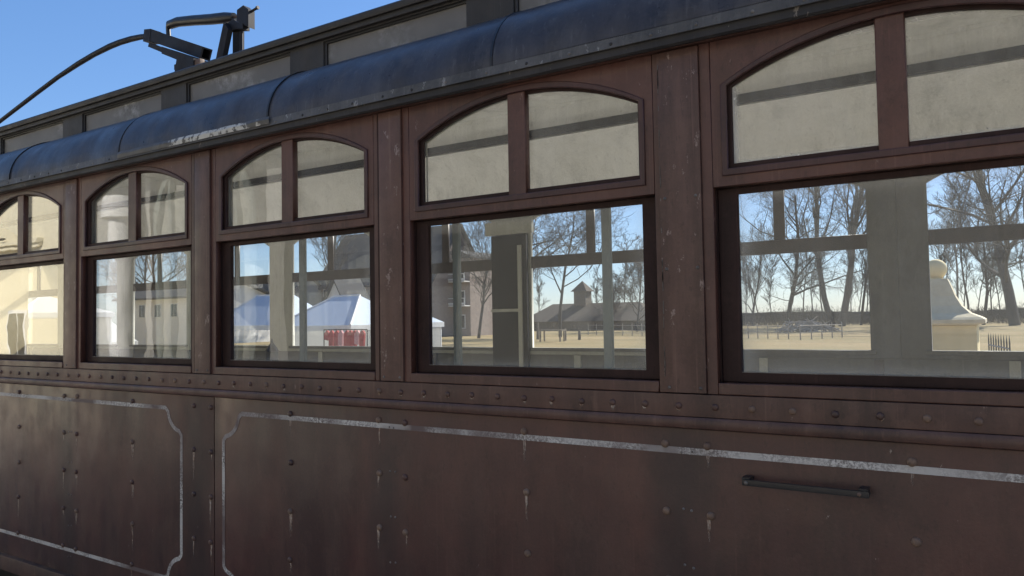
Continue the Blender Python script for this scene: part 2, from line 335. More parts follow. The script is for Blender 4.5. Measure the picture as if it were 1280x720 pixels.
# ------------------------------------------------------------------ the tram
rnd = random.Random(5)
tram = empty('tram_car', (0, 0, 0), 'old brown tram car with arched windows, navy roof edge and riveted side', 'tram')
XL, XR = -10.1, 4.15
def dome(r=.012, h=.006):
    mb = MB(); mb.lathe([(r, 0), (r*.97, h*.35), (r*.8, h*.7), (r*.5, h*.93), (r*.12, h)], (0, 0, 0), 14, 'y'); return mb
dome_me = {}
def rivet(x, y, z, r, h, mat, parent, name='rivet'):
    key = (r, h, mat)
    if key not in dome_me:
        o = dome(r, h).build(name, mat, parent, True); dome_me[key] = o.data
    else:
        o = bpy.data.objects.new(name, dome_me[key]); C.objects.link(o); o.parent = parent
    o.location = (x, y, z+H); return o
def streak(x, y, z, ln, wd, parent):
    v = []; n = 6
    for i in range(n+1):
        tt = i/n; ww = wd*(1-.55*tt)*.5; ox = .0015*math.sin(i*1.9+x*40)
        v += [(x-ww+ox, y, z+H-ln*tt), (x+ww+ox, y, z+H-ln*tt)]
    f = [(2*i, 2*i+1, 2*i+3, 2*i+2) for i in range(n)]
    return mesh('rust_streak', v, f, 'run', parent, uvs=[(j, i/n) for i in range(n+1) for j in (0, 1)])

ARC = dict(x0=-.723, x1=.250, zb=.442, zs=.722, za=.846)
def sh(lp, dx): return [(x+dx, z) for x, z in lp]
for k in range(-2, 8):
    dx = -1.25*k
    # frame board round both openings, in four pieces with fine joints
    aL, aR = -.800+dx, .312+dx
    a = arch(**ARC); lowr = rect(-.762, .287, -.213, .399)
    wf = plate('window_frame', [rect(aL, -.7655+dx, -.25, .866), ], 0, .03, 'brown_red', tram)
    parts = []
    head = arch(**ARC)
    header = [(ARC['x0'], .722)]
    hx0, hx1 = -.764, .289
    top = arch(**ARC)[2:]           # from right to left along the arch
    outline = [(hx0+dx, .401), (hx1+dx, .401), (hx1+dx, .866), (hx0+dx, .866)]
    plate('arch_header', [outline, sh(arch(**ARC), dx)], .0, .03, 'brown_red', wf, .0015)
    plate('stile', [rect(.2905+dx, aR, -.25, .866)], 0, .03, 'brown', wf)
    plate('bottom_rail', [rect(hx0+dx, hx1+dx, -.25, -.2135)], -.004, .03, 'brown', wf, .003)
    # reveal boards inside the lower opening
    mb = MB(); mb.box(-.772+dx, -.7622+dx, .0305, .062, -.25, .41).box(.2872+dx, .297+dx, .0305, .062, -.25, .41).box(-.762+dx, .287+dx, .0305, .062, .4, .41).box(-.762+dx, .287+dx, .0305, .062, -.25, -.2135)
    mb.build('reveal', 'sash', wf, dz=H)  # same brown as the frame, darkened in colour for the deep recess's shade
    # raised moulding round the arch, then the inner bead that holds the panes
    o1 = arch(ARC['x0']-.010, ARC['x1']+.010, .433, .722, .857); i1 = arch(ARC['x0']+.010, ARC['x1']-.010, .455, .718, .834)
    plate('arch_moulding', [sh(o1, dx), sh(i1, dx)], -.007, .006, 'moulding', wf, .003)
    i2 = arch(-.703, .230, .472, .716, .826)
    plate('arch_bead', [sh(arch(ARC['x0']+.0005, ARC['x1']-.0005, .4425, .7215, .8455), dx), sh(i2, dx)], .0125, .029, 'sash', wf, .002)
    # upright between the two panes
    zt = .850
    plate('mullion', [rect(-.288+dx, -.211+dx, .4435, .8425)], .004, .036, 'brown_red', wf, .003)
    dirty = 'glass_dirty' if k <= 0 else 'glass_dusty'
    pane('arched_pane', sh(arch(-.723, .250, .452, .722, .838, xb=-.250), dx), .0295, .003, dirty, wf)
    pane('arched_pane', sh(arch(-.723, .250, .452, .722, .838, xa=-.2495), dx), .0295, .003, dirty, wf)
    # sash and lower pane
    sa = plate('sash', [rect(-.7618+dx, .2868+dx, -.2130, .3985), rect(-.700+dx, .228+dx, -.1815, .379)], .036, .058, 'sash', wf, .003)
    pane('lower_pane', rect(-.708+dx, .236+dx, -.19, .387), .0525, .003, 'glass_dusty' if k <= 0 else 'glass', sa)
    mb = MB(); mb.box(-.700+dx, .228+dx, .0345, .0358, -.1822, -.1802).build('putty_line', 'screw', sa, dz=H)
    # post board between this window and the one to its left
    pw = (-.940, -.8005) if k == 0 else (-.922, -.8005)
    pb = MB().box(pw[0]+dx, pw[1]+dx, -.010, .02, -.248, .862, .003).build('post_board', 'board', tram, True, dz=H)
    for px in (pw[0]+.018, pw[1]-.018):
        for pz in (-.232, .38, .15) if k == 0 else (-.232,): rivet(px+dx, -.010, pz, .0055, .003, 'screw', pb, 'bolt')
    MB().box(-.94+dx, pw[0]-.0015+dx, .001, .03, -.25, .866).box(-.7985+dx, -.7965+dx, .004, .03, -.25, .866).build('joint_backing', 'sash', tram, dz=H)
    # worn pale chips along the left edge of the board
    if k == 0:
        for i in range(26):
            z0 = rnd.uniform(-.2, .8); hgt = rnd.uniform(.008, .045); ww = rnd.uniform(.0015, .0035)
            MB().box(pw[0]+.003, pw[0]+.003+ww, -.0112, -.0100, z0, z0+hgt).build('paint_chip', 'screw', pb, dz=H)
# backing of the wall under and over the windows
MB().box(XL, XR, .031, .06, -.34, -.2505).build('wall_core', 'inner', tram, dz=H)
# belt: riveted strip, then a rounded moulding below
belt = MB().box(XL, XR, -.012, .029, -.322, -.2515, .003).build('belt_strip', 'belt', tram, True, dz=H)
for i in range(58):
    x = .393-i*.1168
    rivet(x+rnd.uniform(-.002, .002), -.012, -.290+rnd.uniform(-.002, .002), .0112, .0075, 'rust' if rnd.random() < .3 else 'belt', belt)
    if -3.2 < x < -.9 and rnd.random() < .8 or rnd.random() < .3: streak(x+rnd.uniform(-.004, .004), -.0128, -.290-.006, rnd.uniform(.012, .024), rnd.uniform(.010, .020), belt)
mb = MB(); mb.prism([(-.005, -.3225), (-.016, -.324), (-.021, -.332), (-.022, -.346), (-.018, -.357), (-.008, -.362), (.02, -.362), (.02, -.3225)], XL, XR)
mb.build('belt_moulding', 'belt', tram, True, dz=H)
# riveted side sheets
JX = [-10.1, -8.279, -5.779, -3.279, .471, 2.971, 4.15]
def ribbon(pts, wd, y):
    """flat painted line along (x,z) points"""
    v = []; f = []; n = len(pts)
    for i, p in enumerate(pts):
        a = Vector(pts[max(i-1, 0)]); b = Vector(pts[min(i+1, n-1)]); d = (b-a).normalized(); nn = Vector((-d.y, d.x)); q = Vector(p)
        for s in (-.5, .5): e = q+nn*wd*s; v.append((e.x, y, e.y+H))
    for i in range(n-1): f.append((2*i, 2*i+1, 2*i+3, 2*i+2))
    return v, f
for a, b in zip(JX[:-1], JX[1:]):
    pn = MB().box(a+.003, b-.003, 0, .02, -1.44, -.3625, .002).build('side_panel', 'panel', tram, True, dz=H)
    l, r, tz, bz, cr = a+.072, b-.268 if b < -3 else b-.30, -.433, -1.303, .12
    if a < -3.3: l, r = a+.072, b-.266
    # a lining rectangle with scooped corners
    pts = []
    def corner(cx, cz, a0, a1, r_=.115):
        return [(cx+r_*math.cos(R(a0+(a1-a0)*i/10)), cz+r_*math.sin(R(a0+(a1-a0)*i/10))) for i in range(11)]
    e = .018
    pts += [(l+.135, tz)] + [(l+.6+i*.0, tz) for i in range(1)] + [(r-.135, tz)]
    pts += corner(r+.0, tz+.0, 190, 260)+[(r, tz-.135)]
    pts += [(r, bz+.135)]+corner(r, bz, 100, 170)+[(r-.135, bz), (l+.135, bz)]
    pts += corner(l, bz, 10, 80)+[(l, bz+.135), (l, tz-.135)]+corner(l, tz, 280, 350)+[(l+.135, tz)]
    dense = []
    for i in range(len(pts)-1):
        p, q = Vector(pts[i]), Vector(pts[i+1]); m_ = max(1, int((q-p).length/.05))
        for j in range(m_): dense.append(tuple(p.lerp(q, j/m_)))
    dense.append(pts[-1]); v, f = ribbon(dense, .021, -.0012); mesh('painted_lining', v, f, 'lining', pn)
    # rivets: single columns at mid bay, pairs at the posts
    cols = []
    for k in range(-3, 9):
        for off in (-.233, -.943, -.803):
            x = off-1.25*k
            if a+.02 < x < b-.02: cols.append((x, off))
    if abs(b+3.279) < .01 or abs(b+5.779) < .01: pass
    for x, off in cols:
        for i in range(5):
            z = -.412-.2185*i
            rivet(x+rnd.uniform(-.004, .004), 0, z+rnd.uniform(-.003, .003), .0135, .010, 'rust' if rnd.random() < (.75 if x > -1.6 else .4) else 'belt', pn)
            if rnd.random() < .72:
                for q in range(rnd.choice((1, 1, 2))):
                    streak(x+(.007*(q*2-1) if q or rnd.random() < .3 else 0)+rnd.uniform(-.003, .003), -.0008, z-.012, rnd.uniform(.04, .16), rnd.uniform(.008, .015), pn)
    for k in range(-3, 9):
        x = -.873-1.25*k
        if a+.1 < x < b-.1:
            for i in range(6):
                z = -.437-.181*i
                for q in (-.014, .014): rivet(x+q+rnd.uniform(-.004, .004), 0, z+rnd.uniform(-.004, .004), .0045, .003, 'screw', pn, 'screw')
MB().box(XL, XR, .0215, .05, -1.44, -.34).build('side_core', 'sash', tram, dz=H)
MB().box(XL, XR, -.03, .10, -1.53, -1.4405, .006).build('side_sill', 'belt', tram, True, dz=H)
# grab handle on the side
gh = MB().box(-.683, -.335, -.058, -.046, -.512, -.494, .003).build('grab_handle', 'black', tram, True, dz=H)
for x in (-.675, -.352): MB().box(x-.012, x+.012, -.0465, -.001, -.514, -.490, .002).build('handle_bracket', 'black', gh, True, dz=H)
rivet(-.671, -.058, -.503, .006, .003, 'screw', gh, 'bolt'); rivet(-.36, -.058, -.503, .006, .003, 'rust', gh, 'bolt')

# eaves: shadow board, fascia, flashing with screws
MB().box(XL, XR, -.018, .03, .8665, .888, .002).build('eave_board', 'brown', tram, True, dz=H)
fa = MB().prism([(-.055, .868), (-.048, .862), (-.0185, .870), (-.0185, .905), (-.055, .905)], XL, XR).build('fascia', 'fascia', tram, dz=H)
fl = MB()
SEAM = [-10.1, -9.02, -7.77, -6.52, -5.27, -4.03, -2.81, -1.566, -.32, .93, 2.17, 4.15]
fl.prism([(-.061, .893), (-.0655, .894), (-.061, .929), (-.050, .932), (-.050, .905), (-.0565, .905)], XL, XR)
flo = fl.build('flashing', 'flash', tram, dz=H)
x = 2.2
while x > -7.6:
    rivet(x, -.0640, .908, .0058, .003, 'screw' if rnd.random() < .45 else 'fascia', flo, 'screw'); x -= rnd.uniform(.14, .19)
# the lifted, bare-metal length of flashing
v = []; f = []; n = 60
for i in range(n+1):
    x = -4.02+1.24*i/n; lift = .006+.006*math.sin(i*.7)*rnd.random()+.008*(i/n)
    jag = .006*noise.noise(Vector((x*14, 0, 0)))
    v += [(x, -.0675-lift*.2, .902+H), (x, -.0665-lift*.6, .922+jag*.4+H), (x, -.0630-lift*.4, .936+.6*jag+H)]
for i in range(n): f += [(3*i, 3*i+3, 3*i+4, 3*i+1), (3*i+1, 3*i+4, 3*i+5, 3*i+2)]
mesh('bare_strip', v, f, 'bare', flo)
# curved lower roof, one sheet per bay
def deck(a, b, y0, z0, dy, dz_, sgn=1, n=14):
    v = []; f = []; m_ = 10
    for s, off in ((0, 0), (1, -.004)):
        for i in range(m_+1):
            x = a+(b-a)*i/m_
            for j in range(n+1):
                th = R(90)*j/n; r_ = 1+off*3
                ww = .003*noise.noise(Vector((x*1.7, j*.35, 3)))
                v.append((x, y0+sgn*(dy*(1-math.cos(th)*r_)), z0+dz_*math.sin(th)*r_+ww+H))
    K = n+1; S = (m_+1)*K
    for i in range(m_):
        for j in range(n):
            q = i*K+j; f += [(q, q+K, q+K+1, q+1), (S+q, S+q+1, S+q+K+1, S+q+K)]
    for j in range(n): f += [(j, j+1, S+j+1, S+j), (m_*K+j, S+m_*K+j, S+m_*K+j+1, m_*K+j+1)]
    return v, f
for i, (a, b) in enumerate(zip(SEAM[:-1], SEAM[1:])):
    v, f = deck(a-.012, b-.001, -.052-.0025*(i % 2), .931+.0025*(i % 2), .36, .300)
    o = mesh('roof_sheet', v, f, 'roof', tram, True); o.data.set_sharp_from_angle(angle=R(50))
    # lapped seam
    v = []; f = []
    for j in range(15):
        th = R(90)*j/14
        for xx, e in ((b-.006, .006), (b+.004, .006), (b+.004, -.002), (b-.006, -.002)):
            v.append((xx, -.052+.36*(1-math.cos(th)*(1+e*3)), .931+.300*math.sin(th)*(1+e*3)+H))
    for j in range(14):
        for q in range(4): f.append((4*j+q, 4*j+(q+1) % 4, 4*j+4+(q+1) % 4, 4*j+4+q))
    mesh('seam', v, f, 'black', o)
v, f = deck(XL, XR, 2.452, .931, .36, .300, -1); mesh('far_roof_sheet', v, f, 'roof', tram, True)
# clerestory
PX = [(-6.14+1.1175*i, -5.265+1.1175*i) for i in range(-3, 9)]
loops = [rect(XL, XR, 1.19, 1.410)]+[rect(a, b, 1.215, 1.381) for a, b in PX if a > XL+.05 and b < XR-.05]
cw = plate('clerestory_side', loops, .268, .300, 'clere', tram, .002)
cw2 = plate('clerestory_side', [rect(XL, XR, 1.19, 1.410)]+loops[1:], 1.98, 2.01, 'clere', tram, .002)
for a, b in PX:
    if a > XL+.05 and b < XR-.05:
        pane('clerestory_pane', rect(a-.001, b+.001, 1.214, 1.382), .287, .003, 'cpane', cw)
        plate('bead', [rect(a+.001, b-.001, 1.216, 1.380), rect(a+.016, b-.004, 1.22, 1.370)], .276, .2865, 'black', cw, .001)
        pane('clerestory_pane', rect(a-.001, b+.001, 1.214, 1.382), 1.988, .003, 'cpane', cw2)
prof = [(.232, 1.413), (.228, 1.422), (.228, 1.440), (.236, 1.449)]+[(1.14-.9*math.cos(R(t_)), 1.449+.045*math.sin(R(t_))) for t_ in range(10, 171, 10)]+[(2.05, 1.449), (2.05, 1.413)]
MB().prism(prof, XL, XR).build('clerestory_roof', 'clere', tram, True, dz=H)
MB().box(XL, XR, .246, .2675, 1.388, 1.4125, .002).build('clerestory_rail', 'clere', tram, True, dz=H)

# ------------------------------------------------------------------ tram inside and far side
def ceil_prof(sgn, y0):
    o = [(y0, .86)]+[(y0+sgn*.29*(1-math.cos(R(t_))), .86+.335*math.sin(R(t_))) for t_ in range(10, 91, 10)]
    i = [(p[0]+sgn*.012, p[1]-.012) for p in o]
    return o+[i[-1]]+i[:-1][::-1]
MB().prism(ceil_prof(-1, 2.26), XL, XR).build('deck_ceiling', 'cream', tram, True, dz=H)
MB().prism(ceil_prof(1, .062), XL, XR).build('deck_ceiling', 'cream', tram, True, dz=H)
MB().box(XL, XR, .305, 1.975, 1.395, 1.4095).build('upper_ceiling', 'cream', tram, dz=H)
for y0, y1 in ((1.935, 1.9795), (.301, .345)):
    MB().box(XL, XR, y0, y1, 1.196, 1.245, .006).build('ceiling_beam', 'inner_dark', tram, True, dz=H)
for y0, y1 in ((1.960, 1.9675), (.3125, .32)):
    MB().box(XL, XR, y0, y1, 1.247, 1.268).box(XL, XR, y0+.004, y1-.004, 1.29, 1.298).box(XL, XR, y0+.002, y1-.002, 1.372, 1.394).build('ceiling_moulding', 'cream', tram, dz=H)
for y0, y1 in ((1.968, 1.979), (.301, .312)):
    mb = MB().box(XL, XR, y0, y1, 1.2455, 1.3945)
    mb.build('clerestory_lining', 'cream', tram, dz=H)
MB().box(XL, XR, .08, 2.26, -1.14, -1.10).build('floor', 'floor', tram, dz=H)
# far wall: boards between windows, one frame per window
for k in range(-3, 8):
    c_ = -1.115-1.25*k; x0, x1 = c_-.475, c_+.475
    if c_+.625 > XR+.7: continue
    fm = plate('far_window', [rect(c_-.6249, c_+.6249, -.26, .875), arch(x0, x1, -.212, .690, .815)], 2.28, 2.31, 'inner', tram, .004) if k not in (0, -1, -2) else \
        plate('far_window', [rect(c_-.6249, c_+.6249, -.26, .875), arch(x0, x1, -.212, .690, .815)], 2.28, 2.31, 'inner_grey', tram, .004)
    plate('transom', [rect(x0+.0005, x1-.0005, .354, .436)], 2.284, 2.306, 'inner_wood', fm, .003)
    plate('mullion', [rect(c_-.032, c_+.032, .4365, .812)], 2.286, 2.304, 'inner_wood', fm, .003)
    pane('far_pane', rect(x0, x1, -.212, .4), 2.296, .003, 'far_glass', fm)
    pane('far_pane', arch(x0, x1, .4005, .690, .813), 2.296, .003, 'far_glass', fm)
    plate('sill', [rect(x0-.03, x1+.03, -.235, -.2125)], 2.262, 2.2795, 'inner_grey', fm, .003)
mb = MB().box(XL, XR, 2.282, 2.31, -1.1, -.2605); fw_ = mb.build('far_wall_boards', 'inner_grey', tram, dz=H)
x = XL+.1
while x < XR-.1:
    MB().box(x, x+.05, 2.268, 2.2815, -1.09, -.262, .003).build('batten', 'inner_wood' if rnd.random() < .6 else 'inner', fw_, True, dz=H); x += .625
MB().box(XL, XR, 2.345, 2.375, -1.5, -.262).build('far_side_panel', 'brown', tram, dz=H)
# dark panelled pier with pale trim (a folded door leaf against the far wall)
dp = MB().box(-3.150, -2.850, 2.235, 2.2615, -1.09, .60, .004).build('door_leaf', 'inner_dark', tram, True, dz=H)
MB().box(-2.918, -2.884, 2.222, 2.2345, -1.09, .52, .003).box(-3.15, -2.9185, 2.224, 2.2345, .045, .067, .003).build('door_trim', 'inner', dp, True, dz=H)
MB().box(-3.20, -2.80, 2.23, 2.2615, .603, .70, .004).build('door_head', 'inner', dp, True, dz=H)
# upright strips just inside the near windows
for u, wd in ((572, .031), (760.5, .034), (379, .034)):
    q = at(u, 400, .16); MB().box(q.x-wd/2, q.x+wd/2, .150, .170, -.60, .46, .004).build('inner_strip', 'pale', tram, True, dz=H)
MB().box(XL, XR, .070, .21, -.235, -.205, .004).build('inner_ledge', 'inner', tram, True, dz=H)
MB().box(XL, XR, .062, .080, -1.1, -.2355).build('near_inner_boards', 'inner', tram, dz=H)
for k in range(-2, 8):
    dx = -1.25*k
    plate('inner_lining_board', [rect(-.963+dx, .2865+dx, -.2045, .86), rect(-.762+dx, .287-.0005+dx-.002, -.2, .399), arch(-.723+dx, .250+dx, .452, .722, .838)], .0605, .069, 'inner', tram, .001)
# end walls
for x0, x1, nm in ((XL, XL+.03, 'bulkhead'), (XR-.03, XR, 'bulkhead')):
    b_ = MB().box(x0, x1, .07, 2.27, -1.53, 1.1905).box(x0, x1, .302, 1.978, 1.191, 1.394).build(nm, 'bulk', tram, dz=H)
    if x0 < 0:
        MB().box(x1, x1+.05, .08, 2.25, .86, .90, .006).box(x1, x1+.08, .08, 2.25, .90, .915, .004).build('cornice', 'bulk', b_, True, dz=H)
        fr = MB(); xx = x1
        for yy0, yy1 in ((.95, 1.0), (1.62, 1.67)): fr.box(xx, xx+.03, yy0, yy1, -1.1, .70, .004)
        fr.box(xx, xx+.03, 1.0005, 1.6195, .65, .70, .004).box(xx, xx+.028, 1.0005, 1.6195, .30, .34, .004).build('end_door', 'pale', b_, True, dz=H)
        MB().box(xx+.004, xx+.012, 1.0005, 1.6195, -.3, .2995).build('door_glass', 'dark_win', b_, dz=H)
        lp = MB().tube([(xx, .6, H+.62), (xx+.12, .6, H+.66), (xx+.2, .6, H+.62)], .008, 8).build('lamp_arm', 'black', b_, True)
        MB().lathe([(.02, .03), (.05, 0), (.055, -.03), (.03, -.06)], (xx+.2, .6, H+.60)).build('lamp_shade', 'black', b_, True)
# underframe and wheels
MB().box(XL+.3, XR-.3, .35, .45, -1.60, -1.5305).box(XL+.3, XR-.3, 1.85, 1.95, -1.60, -1.5305).box(XL, XR, .11, 2.26, -1.53, -1.46).build('underframe', 'iron', tram, dz=H)
for wx in (-7.6, -6.1, -.3, 1.2):
    for wy in (.42, 1.86):
        wh = MB(); wh.lathe([(.34, 0), (.345, .02), (.31, .03), (.31, .10), (.10, .11), (.08, .13)], (wx, wy, .352), 28, 'y').build('wheel', 'iron', tram, True)

# ------------------------------------------------------------------ trolley gear on the roof
TY = 1.14
def T(x, z, y=TY): return (x, y, z+H)
tb = MB(); tb.box(-5.35, -4.55, .80, 1.48, 1.585, 1.625, .004).box(-5.25, -5.12, .95, 1.33, 1.6255, 1.80, .005).box(-5.02, -4.95, .98, 1.30, 1.6255, 1.80, .005)
base = tb.build('trolley_base', 'iron', tram, True, dz=H)
def beam(a, b, w_, h_, mat, name, parent, hollow=False, y=TY):
    """square section bar from a to b in the x-z plane"""
    a = Vector((a[0], a[1])); b = Vector((b[0], b[1])); d = (b-a).normalized(); n_ = Vector((-d.y, d.x))*h_/2
    m_ = MB()
    if not hollow:
        m_.prism([tuple(a-n_), tuple(b-n_), tuple(b+n_), tuple(a+n_)], y-w_/2, y+w_/2, 'y')
    else:
        th = .012; nn = n_.normalized()*th
        m_.prism([tuple(a-n_), tuple(b-n_), tuple(b-n_+nn), tuple(a-n_+nn)], y-w_/2, y+w_/2, 'y')
        m_.prism([tuple(a+n_-nn), tuple(b+n_-nn), tuple(b+n_), tuple(a+n_)], y-w_/2, y+w_/2, 'y')
        for s in (-1, 1):
            ya, yb = (y-w_/2, y-w_/2+th) if s < 0 else (y+w_/2-th, y+w_/2)
            m_.prism([tuple(a-n_+nn*1.001), tuple(b-n_+nn*1.001), tuple(b+n_-nn*1.001), tuple(a+n_-nn*1.001)], ya, yb, 'y')
    return m_.build(name, mat, parent, dz=H)
beam((-5.63, 2.296), (-4.95, 2.010), .085, .090, 'iron', 'square_tube', base, True)
beam((-5.69, 2.300), (-5.60, 2.285), .09, .095, 'iron', 'pole_socket', base)
beam((-5.655, 2.225), (-5.28, 2.055), .05, .035, 'iron', 'lower_bar', base)
MB().prism([(-5.36, 2.125), (-5.05, 2.00), (-4.96, 1.955), (-4.97, 1.80), (-5.22, 1.80), (-5.17, 1.985), (-5.36, 2.07)], TY-.10, TY+.06, 'y').build('pivot_plate', 'iron', base, dz=H)
MB().tube([T(-5.25, 1.955, 1.10), T(-5.14, 1.955, 1.10)], .018, 10).box(-5.26, -5.235, 1.08, 1.12, 1.935+H, 1.975+H).build('pivot_bolt', 'iron', base, True)
MB().box(-5.0, -4.90, 1.05, 1.09, 1.90, 1.945, .004).build('rusty_foot', 'rust', base, True, dz=H)
sp = MB(); pts = [(-5.42, 2.235), (-5.43, 2.315), (-5.405, 2.335), (-5.3, 2.334), (-5.1, 2.300), (-4.9, 2.262), (-4.72, 2.232), (-4.625, 2.216)]
sp.tube([T(*p) for p in pts], [.018, .018, .034, .037, .038, .039, .040, .030], 14).build('spring_tube', 'black', base, True)
MB().tube([T(-4.63, 2.217), T(-4.555, 2.208)], .008, 8).build('spring_rod', 'rust', base, True)
po = MB(); po.tube([T(-5.66, 2.300), T(-5.80, 2.325), T(-5.94, 2.338), T(-6.10, 2.345), T(-6.25, 2.343), T(-6.5, 2.325), T(-6.75, 2.295), T(-7.1, 2.240), T(-7.45, 2.168), T(-8.2, 2.008), T(-9.0, 1.83), T(-9.6, 1.72)], [.022]*2+[.024]*3+[.022]*2+[.019]*2+[.018, .016, .014], 12)
po.build('trolley_pole', 'rust' if False else 'iron', base, True)
st = MB(); 
st.prism([(-4.86, 1.58), (-4.78, 1.58), (-4.60, 2.10), (-4.65, 2.165)], 1.07, 1.11, 'y')
st.prism([(-4.66, 1.58), (-4.58, 1.58), (-4.575, 2.13), (-4.655, 2.145)], 1.15, 1.19, 'y')
stan = st.build('stand', 'iron', base, dz=H)
MB().prism([(-4.665, 2.165), (-4.655, 2.115), (-4.56, 2.105), (-4.49, 2.09), (-4.49, 2.13), (-4.56, 2.155), (-4.60, 2.19)], 1.11, 1.17, 'y').build('stand_arm', 'iron', base, dz=H)
MB().prism([(-4.565, 2.165), (-4.435, 2.09), (-4.435, 2.22), (-4.47, 2.245), (-4.49, 2.262), (-4.56, 2.245)], 1.115, 1.17, 'y').build('stand_head', 'iron', base, dz=H)
MB().tube([T(-4.47, 2.205), T(-4.37, 2.222)], .009, 8).tube([T(-4.375, 2.222), T(-4.36, 2.224)], .013, 8).build('head_pin', 'iron', base, True)
MB().tube([T(-4.545, 1.59), T(-4.545, 2.09)], .012, 8).build('stand_rod', 'iron', base, True)

# small dark lantern on the inner ledge
q = at(340, 440, .13); lz = -.205+H+.001
la = empty('lantern', (q.x, .13, lz), 'small dark pointed lantern silhouetted behind the third window pane from the left', 'lantern')
MB().box(-.023, .023, -.018, .018, 0, .062, .003).build('lantern_body', 'black', la, True)
MB().lathe([(.034, .0625), (.020, .085), (.006, .105), (.003, .125)], (0, 0, 0), 8).build('lantern_roof', 'black', la)

# ------------------------------------------------------------------ bare trees
def tree_mesh(seed, h, r0, spread=.55, lean=(0, 0), fork=.35, levels=4, n1=13, birch=False, twig=.016, droop=0):
    rg = random.Random(seed); mb = MB()
    def grow(p, d, L, r, lev):
        n = 6 if lev == 0 else (5 if lev < 3 else (4 if lev == 3 else 3)); pts = [p]; rad = [r]; dd = d.copy()
        for i in range(n):
            j = .10 if lev == 0 else .24
            dd = (dd+Vector((rg.gauss(0, j), rg.gauss(0, j), rg.gauss(0, j*.6)+(.10 if 0 < lev < 4 else 0)-droop*(lev >= 2)))).normalized()
            pts.append(pts[-1]+dd*L/n); tt = (i+1)/n
            rad.append(max(twig*.6, r*(1-tt*(.62 if lev == 0 else .78))))
        mb.tube(pts, rad, 7 if lev == 0 else (5 if lev == 1 else 3), cap=False)
        if lev >= levels: return
        cnt = (n1, 9, 6, 4, 3)[lev]; st_ = fork if lev == 0 else .22
        for c in range(cnt):
            tt = st_+(1-st_)*(c+rg.random()*.8)/cnt; tt = min(tt, .995); k = tt*n; i = min(int(k), n-1); q = pts[i].lerp(pts[i+1], k-i); dirr = (pts[i+1]-pts[i]).normalized()
            side = dirr.orthogonal().normalized(); side.rotate(Matrix.Rotation(rg.uniform(0, 6.283), 3, dirr))
            s = spread*(1.25-.45*tt)*rg.uniform(.75, 1.25); nd = (dirr*(1-s*.45)+side*s).normalized()
            ll = L*((.62-.26*tt) if lev == 0 else (.55-.20*tt))*rg.uniform(.75, 1.2)*(.45 if birch and lev == 0 else 1)
            rr = rad[i]*(.50 if lev == 0 else .55)*rg.uniform(.8, 1.1)
            grow(q, nd, ll, max(rr, twig), lev+1)
    grow(Vector((0, 0, 0)), Vector((lean[0], lean[1], 1)).normalized(), h, r0, 0)
    return mb
def put_tree(u, y, seed, h, r0, mat, label, z=0, **k):
    q = at(u, 400, y); mb = tree_mesh(seed, h, r0, **k)
    root = empty('bare_tree', (q.x, y, z), label, 'tree', 'bare trees beyond the tram')
    # split the mesh into the trunk (first tube) and the crown
    kk = 7*7; tv = mb.v[:kk]; tf = [f for f in mb.f if max(f) < kk]; cv = mb.v[kk:]; cf = [tuple(i-kk for i in f) for f in mb.f if min(f) >= kk]
    mesh('trunk', tv, tf, mat, root, True); mesh('crown', cv, cf, mat, root, False)
    return root
